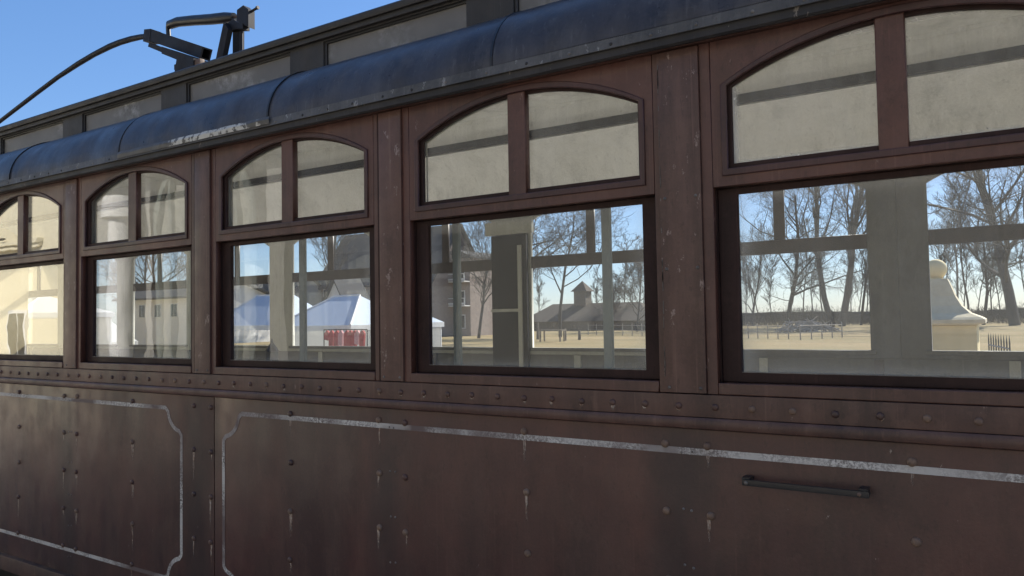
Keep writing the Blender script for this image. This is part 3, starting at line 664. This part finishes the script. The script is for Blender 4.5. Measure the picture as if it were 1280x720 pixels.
TR = [
 (1268, 105, 11, 24, .62, 'bark_grey', 'massive bare tree filling the rightmost window, with a thick straight trunk', dict(spread=.75, fork=.18, n1=18)),
 (1052, 110, 23, 25, .50, 'bark_grey', 'tall straight bare tree, the taller trunk in the window right of the wide post', dict(spread=.55, fork=.30, n1=16)),
 (1040, 106, 31, 24, .42, 'bark', 'bare tree with a trunk leaning left, crossing beside the tall straight one', dict(spread=.55, fork=.35, lean=(-.26, 0), n1=14)),
 (984, 112, 43, 19, .34, 'bark_dark', 'broad rounded bare tree with dense dark twigs left of the leaning trunk', dict(spread=.85, fork=.12, n1=20)),
 (941, 125, 51, 13, .20, 'bark_dark', 'small slender bare tree at the left edge of the field view', dict(spread=.45, fork=.15, n1=18)),
 (1076, 118, 57, 21, .20, 'bark', 'thin bare tree just left of the wide grey pier', dict(spread=.35, fork=.3, n1=14)),
 (1178, 118, 61, 22, .16, 'bark_pale', 'thin pale birch rising above the stone gatepost ball', dict(spread=.4, fork=.3, birch=True, n1=16)),
 (1196, 124, 62, 23, .17, 'bark_pale', 'thin pale birch right of the gatepost cap', dict(spread=.4, fork=.3, birch=True, n1=16)),
 (1213, 116, 63, 19, .15, 'bark_grey', 'spindly grey bare tree halfway between gatepost and the massive trunk', dict(spread=.4, fork=.35, birch=True, n1=14)),
 (1229, 112, 67, 13, .22, 'bark_dark', 'short crooked dark bare tree left of the massive trunk', dict(spread=.75, fork=.25, n1=14)),
 (700, 62, 71, 14.0, .17, 'bark_dark', 'bare tree with spreading limbs arching over the barn roof', dict(spread=.8, fork=.30, n1=14)),
 (650, 48, 73, 11.5, .24, 'bark_dark', 'bare tree hidden behind the dark door leaf, boughs reaching right towards the cupola', dict(spread=.95, fork=.30, n1=15, lean=(.10, 0))),
 (796, 85, 79, 8.5, .14, 'bark', 'low twiggy bare tree right of the barn roof', dict(spread=.7, fork=.15, n1=18)),
 (770, 95, 83, 6.5, .12, 'bark', 'smallest scrubby bare tree at the barn\'s right gable', dict(spread=.7, fork=.15, n1=16)),
 (598, 58, 89, 11, .16, 'bark_dark', 'upright bare tree in front of the brick block of flats', dict(spread=.5, fork=.2, n1=18)),
 (392, 52, 97, 13, .18, 'bark_dark', 'bare tree rising left of the dark slate roof', dict(spread=.5, fork=.3, n1=14)),
 (203, 50, 101, 16, .22, 'bark', 'bare tree seen in the right half of the second window', dict(spread=.65, fork=.2, n1=20)),
 (183, 58, 103, 15, .20, 'bark_grey', 'bare grey tree seen left of centre through the second window', dict(spread=.6, fork=.2, n1=18)),
]
for u, y, sd, h, r0, mt, lb, kw in TR: put_tree(u, y, sd, h, r0, mt, lb, **kw)
# a thin row of slim trees further back: three built, the others copied with their trunk and crown
rg = random.Random(77)
protos = []
us = [932, 950, 966, 1003, 1018, 1030, 1063, 1072, 1082, 1088, 1170, 1186, 1204, 1220, 1240, 1252, 1288, 748, 781, 806, 672]
for i, u in enumerate(us):
    yy = rg.uniform(138, 165); q = at(u, 400, yy)
    if i < 3:
        h = (17, 20, 15)[i]; mb = tree_mesh(300+i, h, .13, spread=.42, fork=.22, birch=True, n1=15, levels=3, twig=.03)
        tr_ = empty('slim_tree', (q.x, yy, 0), 'slim distant bare tree in the thin row behind the larger trees', 'tree', 'slim trees in the far row')
        kk = 49; mesh('trunk', mb.v[:kk], [f for f in mb.f if max(f) < kk], 'bark_dark', tr_, True)
        mesh('crown', mb.v[kk:], [tuple(a-kk for a in f) for f in mb.f if min(f) >= kk], 'bark_dark', tr_); protos.append(tr_)
    else:
        p0 = protos[i % 3]; tr_ = p0.copy(); C.objects.link(tr_); tr_.location = (q.x, yy, 0)
        for ch in list(p0.children):
            c_ = ch.copy(); C.objects.link(c_); c_.parent = tr_
    zone = [x_ for x_ in sorted(us) if (x_ < 850) == (u < 850) and (x_ > 1120) == (u > 1120)]
    nth = ('first', 'second', 'third', 'fourth', 'fifth', 'sixth', 'seventh', 'eighth', 'ninth', 'tenth')[zone.index(u)]
    tr_['label'] = '%s from the left of the slim far trees %s' % (nth, 'behind the barn' if u < 850 else 'right of the stone gatepost ball' if u > 1120 else 'behind the cut branches heap')
    tr_.rotation_euler.z = rg.uniform(0, 6.28); k_ = rg.uniform(.75, 1.15); tr_.scale = (k_, k_, k_)
# distant wood and hedge
mb = MB()
for i in range(14000):
    x = rg.uniform(-330, 90); y = rg.uniform(190, 250); h = 3.2+2.2*noise.noise(Vector((x*.03, 0, 0)))+1.2*noise.noise(Vector((x*.2, 4, 0)))
    z = rg.uniform(0, max(h, 1)); a = rg.uniform(0, 6.28); L = rg.uniform(.3, 1.1); n = len(mb.v)
    mb.v += [(x-.05, y, z), (x+.05, y, z), (x+math.cos(a)*L*.5, y+math.sin(a)*L*.5, z+L*rg.uniform(.2, .9))]; mb.f.append((n, n+1, n+2))
    if i % 3 == 0: n = len(mb.v); mb.v += [(x-1.6, y, 0), (x+1.6, y, 0), (x+1.3, y, h*.55), (x-1.3, y, h*.6)]; mb.f.append((n, n+1, n+2, n+3))
tag(mesh('distant_wood', mb.v, mb.f, 'twigs'), 'low line of distant leafless wood along the horizon', 'wood', kind='stuff')
mb = MB()
for i in range(46000):
    x = rg.uniform(-95, 40); y = 122+rg.uniform(-4, 9); top = 2.3+.9*noise.noise(Vector((x*.13, 3, 0)))+.5*noise.noise(Vector((x*.7, 9, 0))); z = rg.uniform(0, top)*rg.uniform(.5, 1)
    a = rg.uniform(0, 6.28); L = rg.uniform(.3, 1.1); n = len(mb.v); dx, dy, dz_ = math.cos(a)*L*.5, math.sin(a)*L*.5, rg.uniform(.1, 1)*L
    mb.v += [(x, y, z), (x+.07, y, z), (x+dx, y+dy, z+dz_)]; mb.f.append((n, n+1, n+2))
tag(mesh('hedgerow', mb.v, mb.f, 'twigs'), 'tangled brown hedgerow at the far edge of the dry field', 'hedge', kind='stuff')
# brush pile
q = at(1010, 400, 78); mb = MB()
for i in range(150):
    a = rg.uniform(0, 6.28); rr = rg.uniform(0, 3.0); L = rg.uniform(1, 2.6); p = Vector((q.x+rr*1.0*math.cos(a), 78+rr*.5*math.sin(a), rg.uniform(.05, 1.15)*(1-rr/4)))
    d = Vector((rg.uniform(-1, 1), rg.uniform(-1, 1), rg.uniform(-.25, .5))).normalized()*L*.5
    mb.tube([p-d, p+d*.3+Vector((0, 0, .08)), p+d], [.055, .045, .02], 5)
tag(mb.build('brush_pile', 'cut_wood'), 'heap of pale cut branches lying in the field under the trees', 'brush pile')
# timber fence rails in the field
def field_fence(u0, u1, y0, y1, n, hgt, label):
    a, b = at(u0, 400, y0), at(u1, 400, y1); r_ = empty('field_fence', (a.x, a.y, 0), label, 'fence')
    o = Vector((a.x, a.y, 0)); a = Vector((a.x, a.y, 0)); b = Vector((b.x, b.y, 0))
    for i in range(n):
        p = a.lerp(b, i/(n-1))-o; MB().tube([p, p+Vector((rg.uniform(-.04, .04), 0, hgt))], [.045, .035], 7).build('post', 'cut_wood', r_, True)
    for zz in (.45, .85):
        MB().tube([Vector((0, -.08, hgt*zz)), b-o+Vector((0, -.08, hgt*zz-.05))], .028, 6).build('rail', 'cut_wood', r_, True)
field_fence(935, 985, 58, 56, 5, 1.15, 'weathered timber fence in the field at the left of the wide window')
field_fence(1000, 1052, 54, 60, 5, 1.2, 'weathered timber fence in front of the brush pile')
field_fence(735, 815, 70, 64, 8, 1.2, 'long timber fence on the grass right of the barn')

# ------------------------------------------------------------------ gatepost with ball
q = at(1172, 395, 7.6); gx, gy = q.x, 7.6
gp = empty('gatepost', (gx, gy, 0), 'pale yellow masonry gatepost with flared pyramid cap and stone ball', 'gatepost')
MB().box(-.39, .39, -.39, .39, 0, 1.74, .02).build('shaft', 'stone', gp, True)
mb = MB(); prof = [(.40, 1.742), (.47, 1.76), (.47, 1.80), (.43, 1.825), (.33, 1.87), (.25, 1.95), (.19, 2.06), (.145, 2.19), (.115, 2.26)]
n = 0
for r_, z in prof: mb.v += [(-r_, -r_, z), (r_, -r_, z), (r_, r_, z), (-r_, r_, z)]
for i in range(len(prof)-1):
    for j in range(4): mb.f.append((4*i+j, 4*i+(j+1) % 4, 4*i+4+(j+1) % 4, 4*i+4+j))
mb.f += [(3, 2, 1, 0), tuple(len(mb.v)-4+j for j in range(4))]
mb.build('cap', 'stone_cap', gp)
MB().lathe([(.07, 2.26), (.07, 2.275)]+[(.115*math.cos(R(t_)), 2.375+.115*math.sin(R(t_))) for t_ in range(-65, 90, 12)], (0, 0, 0), 24).build('ball', 'stone', gp, True)
# iron railing
ra, rb = at(1236, 430, 17), at(1262, 430, 15)
ir = empty('iron_railing', (ra.x, ra.y, 0), 'short black spiked iron railing in the field right of the gatepost', 'railing')
d = Vector((rb.x-ra.x, rb.y-ra.y, 0))
for i in range(9):
    p = d*i/8; MB().tube([p, p+Vector((0, 0, 1.28)), p+Vector((0, 0, 1.42))], [.014, .014, .001], 6).build('bar', 'black', ir)
for z in (.3, 1.15): MB().tube([Vector((0, 0, z)), d+Vector((0, 0, z))], .016, 6).build('rail', 'black', ir)

# ------------------------------------------------------------------ barn
by = 92
xa, xb, xc = at(655, 385, by).x, at(729, 385, by).x, at(812, 385, by).x
ba = empty('barn', (xa, by, 0), 'long low barn with a dark hipped roof and a square cupola', 'barn')
L = xc-xa; ez, rz_ = 1.35, at(700, 380, by+5).z
MB().box(0, L, 0, 10, 0, ez).build('barn_wall', 'barnw', ba)
mb = MB(); mb.v = [(-.5, -.6, ez-.05), (L+.5, -.6, ez-.05), (L+.5, 10.6, ez-.05), (-.5, 10.6, ez-.05), (2.0, 5, rz_), (L-3.5, 5, rz_)]
mb.f = [(0, 1, 5, 4), (1, 2, 5), (2, 3, 4, 5), (3, 0, 4), (3, 2, 1, 0)]
rf = mb.build('roof', 'barn_roof', ba)
cz0, cz1, cz2 = rz_-.8, at(729, 364, by+5).z, at(729, 351, by+5).z; cx = at(728.5, 380, by+5).x-xa
MB().box(cx-.95, cx+.95, 4.05, 5.95, cz0, cz1).build('cupola', 'barnw', rf)
mb = MB(); mb.v = [(cx-1.3, 3.7, cz1-.05), (cx+1.3, 3.7, cz1-.05), (cx+1.3, 6.3, cz1-.05), (cx-1.3, 6.3, cz1-.05), (cx, 5, cz2)]; mb.f = [(0, 1, 4), (1, 2, 4), (2, 3, 4), (3, 0, 4), (3, 2, 1, 0)]
mb.build('cupola_roof', 'barn_roof', rf)
for i in range(6):
    x = 1.5+i*(L-3)/5.2; MB().box(x, x+.8, -.03, .02, .45, 1.05).build('window', 'dark_win', ba)
dr = MB().box(L*.45, L*.45+2.6, -.05, .02, 0, 1.25).build('barn_door', 'wood', ba)
# odds and ends in front of the barn: trestle table, posts
tt = at(690, 410, 50)
tb_ = empty('trestle_table', (tt.x, 50, 0), 'small outdoor timber table on the grass before the barn', 'table')
MB().box(-1.1, 1.1, -.4, .4, .85, .93).build('table_top', 'wood', tb_)
for x in (-.9, .9):
    for y in (-.32, .32): MB().box(x-.05, x+.05, y-.05, y+.05, 0, .849).build('leg', 'wood', tb_)
for i, (u, y, hh, lb) in enumerate(((672, 55, 1.5, 'thick leftmost timber stump post before the barn'), (706, 52, 1.0, 'short timber post right of the outdoor table'), (724, 54, .8, 'lowest timber post in front of the cupola side of the barn'))):
    p = at(u, 410, y); tag(MB().tube([(p.x, y, 0), (p.x+.02, y, hh*.5), (p.x, y, hh)], [.13, .12, .10], 8).build('timber_post', 'wood', None, True), lb, 'post', 'timber posts before the barn')
# ------------------------------------------------------------------ block of flats
fy = 66; x0, x1 = at(522, 380, fy).x, at(588, 380, fy).x; zt_ = at(590, 322, fy).z
fb = empty('apartment_block', (x0, fy, 0), 'old three storey brick block of flats with white balconies', 'building')
W = x1-x0; MB().box(0, W, 0, 9, 0, zt_).build('wall', 'brick', fb)
MB().prism([(-.35, zt_+.002), (W+.35, zt_+.002), (W+.35, zt_+.22), (W*.8, zt_+.95), (W*.2, zt_+.95), (-.35, zt_+.22)], -.35, 9.35, 'y').build('roof', 'slate', fb)
for fl_ in range(3):
    z = .9+fl_*(zt_-.6)/3
    for i in range(5):
        x = .7+i*(W-1.6)/4.6
        wn = MB().box(x-.08, x+.98, -.06, .01, z-.08, z+1.48).build('window', 'white', fb)
        MB().box(x+.02, x+.42, -.075, -.0605, z+.02, z+1.38).box(x+.48, x+.88, -.075, -.0605, z+.02, z+1.38).build('pane', 'dark_win', wn)
    if fl_:
        for x in (W*.28, W*.68):
            bl = MB().box(x, x+2.4, -1.1, -.001, z-.30, z-.18).build('balcony', 'white', fb)
            MB().box(x, x+2.4, -1.1, -1.05, z+.55, z+.62).box(x, x+.06, -1.1, -1.04, z-.18, z+.55).box(x+2.34, x+2.4, -1.1, -1.04, z-.18, z+.55).box(x+1.2, x+1.26, -1.1, -1.04, z-.18, z+.55).box(x, x+2.4, -1.1, -1.08, z-.1, z+.1).build('balcony_rail', 'white', bl)
# ------------------------------------------------------------------ houses beyond the tents
def house(name, u0, u1, y, ve, vr, wall, roof, label, ridge='x', dep=8, win=3, chim=None):
    a, b = at(u0, 400, y), at(u1, 400, y); ez = at((u0+u1)/2, ve, y).z; rz = at((u0+u1)/2, vr, y).z
    h_ = empty(name, (a.x, y, 0), label, 'house'); W = b.x-a.x
    if ridge == 'x':
        MB().prism([(0, 0), (dep, 0), (dep, ez), (dep/2, rz-.1), (0, ez)], 0, W).build('wall', wall, h_)
        mb = MB()
        for s in (0, 1):
            y0_, y1_ = (-.5, dep/2) if s == 0 else (dep+.5, dep/2); sl_ = (rz-ez)/(dep/2); e0 = ez-.5*sl_
            mb.prism([(y0_, e0+.003), (y1_, rz+.003), (y1_, rz+.2), (y0_, e0+.2)], -.5, W+.5)
        rf = mb.build('roof', roof, h_)
    else:
        MB().prism([(0, 0), (W, 0), (W, ez), (W/2, rz-.1), (0, ez)], 0, dep, 'y').build('wall', wall, h_)
        mb = MB(); sl_ = (rz-ez)/(W/2); e0 = ez-.4*sl_
        for s in (0, 1):
            x0_, x1_ = (-.4, W/2) if s == 0 else (W+.4, W/2)
            mb.prism([(x0_, e0+.003), (x1_, rz+.003), (x1_, rz+.2), (x0_, e0+.2)], -.4, dep+.4, 'y')
        rf = mb.build('roof', roof, h_)
    for i in range(win):
        x = W*(i+.5)/win; z = ez-1.9
        wn = MB().box(x-.55, x+.55, -.05, .01, z, z+1.3).build('window', 'white', h_)
        MB().box(x-.46, x-.03, -.065, -.0505, z+.08, z+1.22).box(x+.03, x+.46, -.065, -.0505, z+.08, z+1.22).build('pane', 'dark_win', wn)
    if chim:
        for c_ in chim: MB().box(W*c_-.4, W*c_+.4, dep/2-.4, dep/2+.4, rz-1, rz+1.3).box(W*c_-.5, W*c_+.5, dep/2-.5, dep/2+.5, rz+1.3, rz+1.45).build('chimney', 'brick', rf)
    return h_
house('slate_roofed_house', 398, 540, 62, 352, 284, 'brick', 'slate', 'large house with steep dark slate roof and brick chimney', 'x', 10, 6, (.28, .7))
house('gabled_house', 404, 436, 44, 385, 348, 'render_w', 'slate', 'small house with bright white pointed gable', 'y', 2.5, 1)
house('grey_house', 268, 352, 56, 378, 345, 'render_g', 'slate', 'grey rendered house behind the leftmost tents of the third window', 'x', 8, 4)
house('cream_house', -80, 36, 26, 330, 265, 'render_y', 'slate', 'pale yellow house seen through the leftmost window', 'x', 3, 4)
house('low_white_house', 150, 250, 40, 372, 352, 'render_w', 'slate', 'low white house under a thin dark eave, through the second window', 'x', 8, 5)
# ------------------------------------------------------------------ market tents
def tent(u0, u1, y, ve, vp, label, mat='canvas', dep=None, ridge=0.0, wall=True):
    a, b = at(u0, 400, y), at(u1, 400, y); W = b.x-a.x; dep = dep or min(W, 4); ez = at((u0+u1)/2, ve, y).z; pz = at((u0+u1)/2, vp, y+dep/2).z
    t_ = empty('market_tent', (a.x, y, 0), label, 'tent', 'market tents beyond the tram')
    cx, cy = W/2, dep/2; hx = ridge*W/2
    V = [(-.1, -.1, ez), (W+.1, -.1, ez), (W+.1, dep+.1, ez), (-.1, dep+.1, ez), (cx-hx-.01, cy, pz), (cx+hx+.01, cy, pz)]
    V2 = [(x, y_, z-.03) for x, y_, z in V]
    f = [(0, 1, 5, 4), (1, 2, 5), (2, 3, 4, 5), (3, 0, 4)]; ff = f+[tuple(i+6 for i in reversed(q)) for q in f]+[(0, 6, 7, 1), (1, 7, 8, 2), (2, 8, 9, 3), (3, 9, 6, 0)]
    cn = mesh('canopy', V+V2, ff, mat, t_)
    MB().box(-.1, W+.1, -.13, -.105, ez-.22, ez).box(-.1, W+.1, dep+.105, dep+.13, ez-.22, ez).box(-.13, -.105, -.1, dep+.1, ez-.22, ez).box(W+.105, W+.13, -.1, dep+.1, ez-.22, ez).build('valance', 'canvas_w', t_)
    e = MB()
    for p, q_ in ((0, 4), (1, 5), (4, 5)): e.tube([Vector(V[p])+Vector((0, 0, .02)), Vector(V[q_])+Vector((0, 0, .03))], .035, 6)
    e.build('roof_edge', 'white', cn)
    for x in (0, W):
        for yy in (0, dep): MB().box(x-.03, x+.03, yy-.03, yy+.03, 0, ez-.02).build('leg', 'white', t_)
    if wall: MB().box(.05, W-.05, dep-.02, dep+.01, .1, ez-.03).build('back_wall', 'canvas_w', t_)
    return t_
tent(262, 344, 21, 407, 371, 'pale blue market tent at the left side of the third window', ridge=.55)
tent(348, 438, 20, 407, 372, 'pale blue market tent with a white hip edge sloping right', ridge=.35)
tent(441, 500, 22, 404, 383, 'pale blue market tent half hidden by the narrow brown post', ridge=.3)
tent(96, 122, 22, 428, 398, 'white peaked tent at the left of the second window', mat='canvas_w')
tent(-34, 26, 14, 392, 372, 'white tent seen low in the leftmost window', mat='canvas_w')
# rack of red clothes
a, b = at(405, 420, 18.6), at(459, 420, 18.6); W = b.x-a.x
rk = empty('clothes_rack', (a.x, 18.6, 0), 'metal rail hung with a row of red clothes under the tent', 'clothes rack')
zr = at(430, 412, 18.6).z
MB().tube([(0, 0, zr), (W, 0, zr)], .02, 8).tube([(0, 0, 0), (0, 0, zr)], .02, 8).tube([(W, 0, 0), (W, 0, zr)], .02, 8).build('rail', 'iron', rk)
for i in range(9):
    x = .1+(W-.2)*(i+.5)/9+rg.uniform(-.08, .08); hh = rg.uniform(.35, .8)
    v = [(x-.10, -.05, zr-.02-hh), (x+.09, -.03, zr-.06-hh), (x+.13, -.02, zr-.14), (x+.03, 0, zr-.03), (x-.03, 0, zr-.03), (x-.12, -.02, zr-.16)]
    v += [(p[0], p[1]+.09, p[2]) for p in v]; f = [(0, 1, 2, 3, 4, 5), (11, 10, 9, 8, 7, 6)]+[(j, j+6, (j+1) % 6+6, (j+1) % 6) for j in range(6)]
    tag(mesh('garment', v, f, 'red' if rg.random() < .7 else 'pink', rk))

# ------------------------------------------------------------------ the street behind the camera, seen only in reflections
hb = empty('added_beige_backdrop', (-60, -17, 0), 'long beige backdrop house with pilasters and cornice, added unseen for its reflection', 'house')  # unseen house added so its facade lays a beige reflection over the panes
MB().box(0, 72, -9, 0, 0, 12).build('wall', 'render_b', hb)
MB().box(-.5, 72.5, -9.5, .55, 12.002, 12.3, .03).box(-.3, 72.3, -9.3, .3, 11.7, 12.).build('cornice', 'render_w', hb)
MB().prism([(-9.6, 12.302), (.7, 12.302), (-4.5, 15.2)], -.6, 72.6).build('roof', 'slate', hb)
for i in range(6):
    x = 4.2+i*6.4
    MB().box(x-1.75, x-1.45, .001, .14, 0, 11.69).build('pilaster', 'render_w', hb)
    for z in (1.2,):
        wn = MB().box(x-.7, x+.7, .001, .08, z-.1, z+2.0).build('window', 'white', hb)
        MB().box(x-.58, x-.05, .081, .09, z, z+1.9).box(x+.05, x+.58, .081, .09, z, z+1.9).build('pane', 'dark_win', wn)

# yellow house and veranda nearer on the left, mirrored in the two leftmost windows (mirror plane y = 0.03)
YM = 9.0
def mx(u, v=300): p_ = at(u, v, YM); return p_
yx0, yx1 = mx(-260).x, mx(86).x
yh = empty('yellow_house', (yx0, -YM, 0), 'bright yellow rendered house with string course and wall lamp', 'house'); W = yx1-yx0
MB().box(0, W, -7, 0, 0, 7.5).build('wall', 'render_yb', yh)
zc = mx(45, 304).z; xe = mx(53).x-yx0
MB().box(0, xe, .001, .22, zc, zc+.14, .02).box(0, xe-.06, .001, .15, zc-.12, zc-.001, .02).build('string_course', 'render_yb', yh)
MB().box(-.4, W+.2, -7.3, .5, 7.502, 7.8).prism([(-7.5, 7.802), (.7, 7.802), (-3.4, 9.8)], -.4, W+.2).build('roof', 'slate', yh)
lx, lz = mx(10).x-yx0, mx(10, 300).z
MB().tube([(lx-.8, .02, lz), (lx-.8, .25, lz+.02), (lx+.2, .3, lz), (lx+.45, .3, lz-.01)], [.03, .03, .045, .01], 8).build('wall_lamp', 'black', yh, True)
wn = MB().box(xe-2.2, xe-1.0, .001, .07, .9, 2.4).build('window', 'white', yh); MB().box(xe-2.1, xe-1.63, .0705, .08, 1, 2.3).box(xe-1.57, xe-1.1, .0705, .08, 1, 2.3).build('pane', 'dark_win', wn)
vx0, vx1 = mx(92).x, mx(330).x
ve = empty('veranda', (vx0, -YM-.5, 0), 'grey green veranda with white column and large arched glazed front', 'veranda'); W = vx1-vx0
MB().box(0, W, -5, 0, 0, 6.2).build('wall', 'render_g', ve)
c0, c1 = mx(143).x-vx0, mx(160).x-vx0; cm = (c0+c1)/2; cr = (c1-c0)/2; zk = mx(150, 268).z
MB().lathe([(cr*1.2, 0), (cr*1.2, .2), (cr, .25), (cr*.9, zk-.15), (cr*1.35, zk-.1), (cr*1.35, zk+.12), (cr*.95, zk+.16), (cr*.95, 4.9), (cr*1.3, 5.0), (cr*1.3, 5.3)], (cm, .6, 0), 20).build('column', 'render_w', ve, True)
a0, a1 = mx(176).x-vx0, mx(300).x-vx0; zs_ = mx(177, 268).z; za_ = zs_+1.7
def plw(name, loops, y0, y1, mat, par): return plate(name, loops, y0, y1, mat, par, .004, 0)
pa = plw('arch_surround', [rect(a0-.25, a1+.25, 0, za_+.3), arch(a0, a1, .2, zs_, za_)], .02, .14, 'inner_dark', ve)
plw('arch_frame', [arch(a0+.004, a1-.004, .204, zs_, za_-.004), arch(a0+.16, a1-.16, .35, zs_-.05, za_-.17)], .03, .20, 'pale', ve)
for i in range(1, 6):
    x = a0+(a1-a0)*i/6; MB().box(x-.05, x+.05, .04, .17, .35, zs_+(za_-zs_)*(1-((i-3)/3.2)**2)-.17).build('glazing_bar', 'pale', ve)
MB().box(a0+.1, a1-.1, .015, .045, .3, zs_+.6).build('olive_panel', 'inner', ve)
MB().box(-.3, W+.3, -5.3, .9, 6.202, 6.4).build('roof', 'slate', ve)
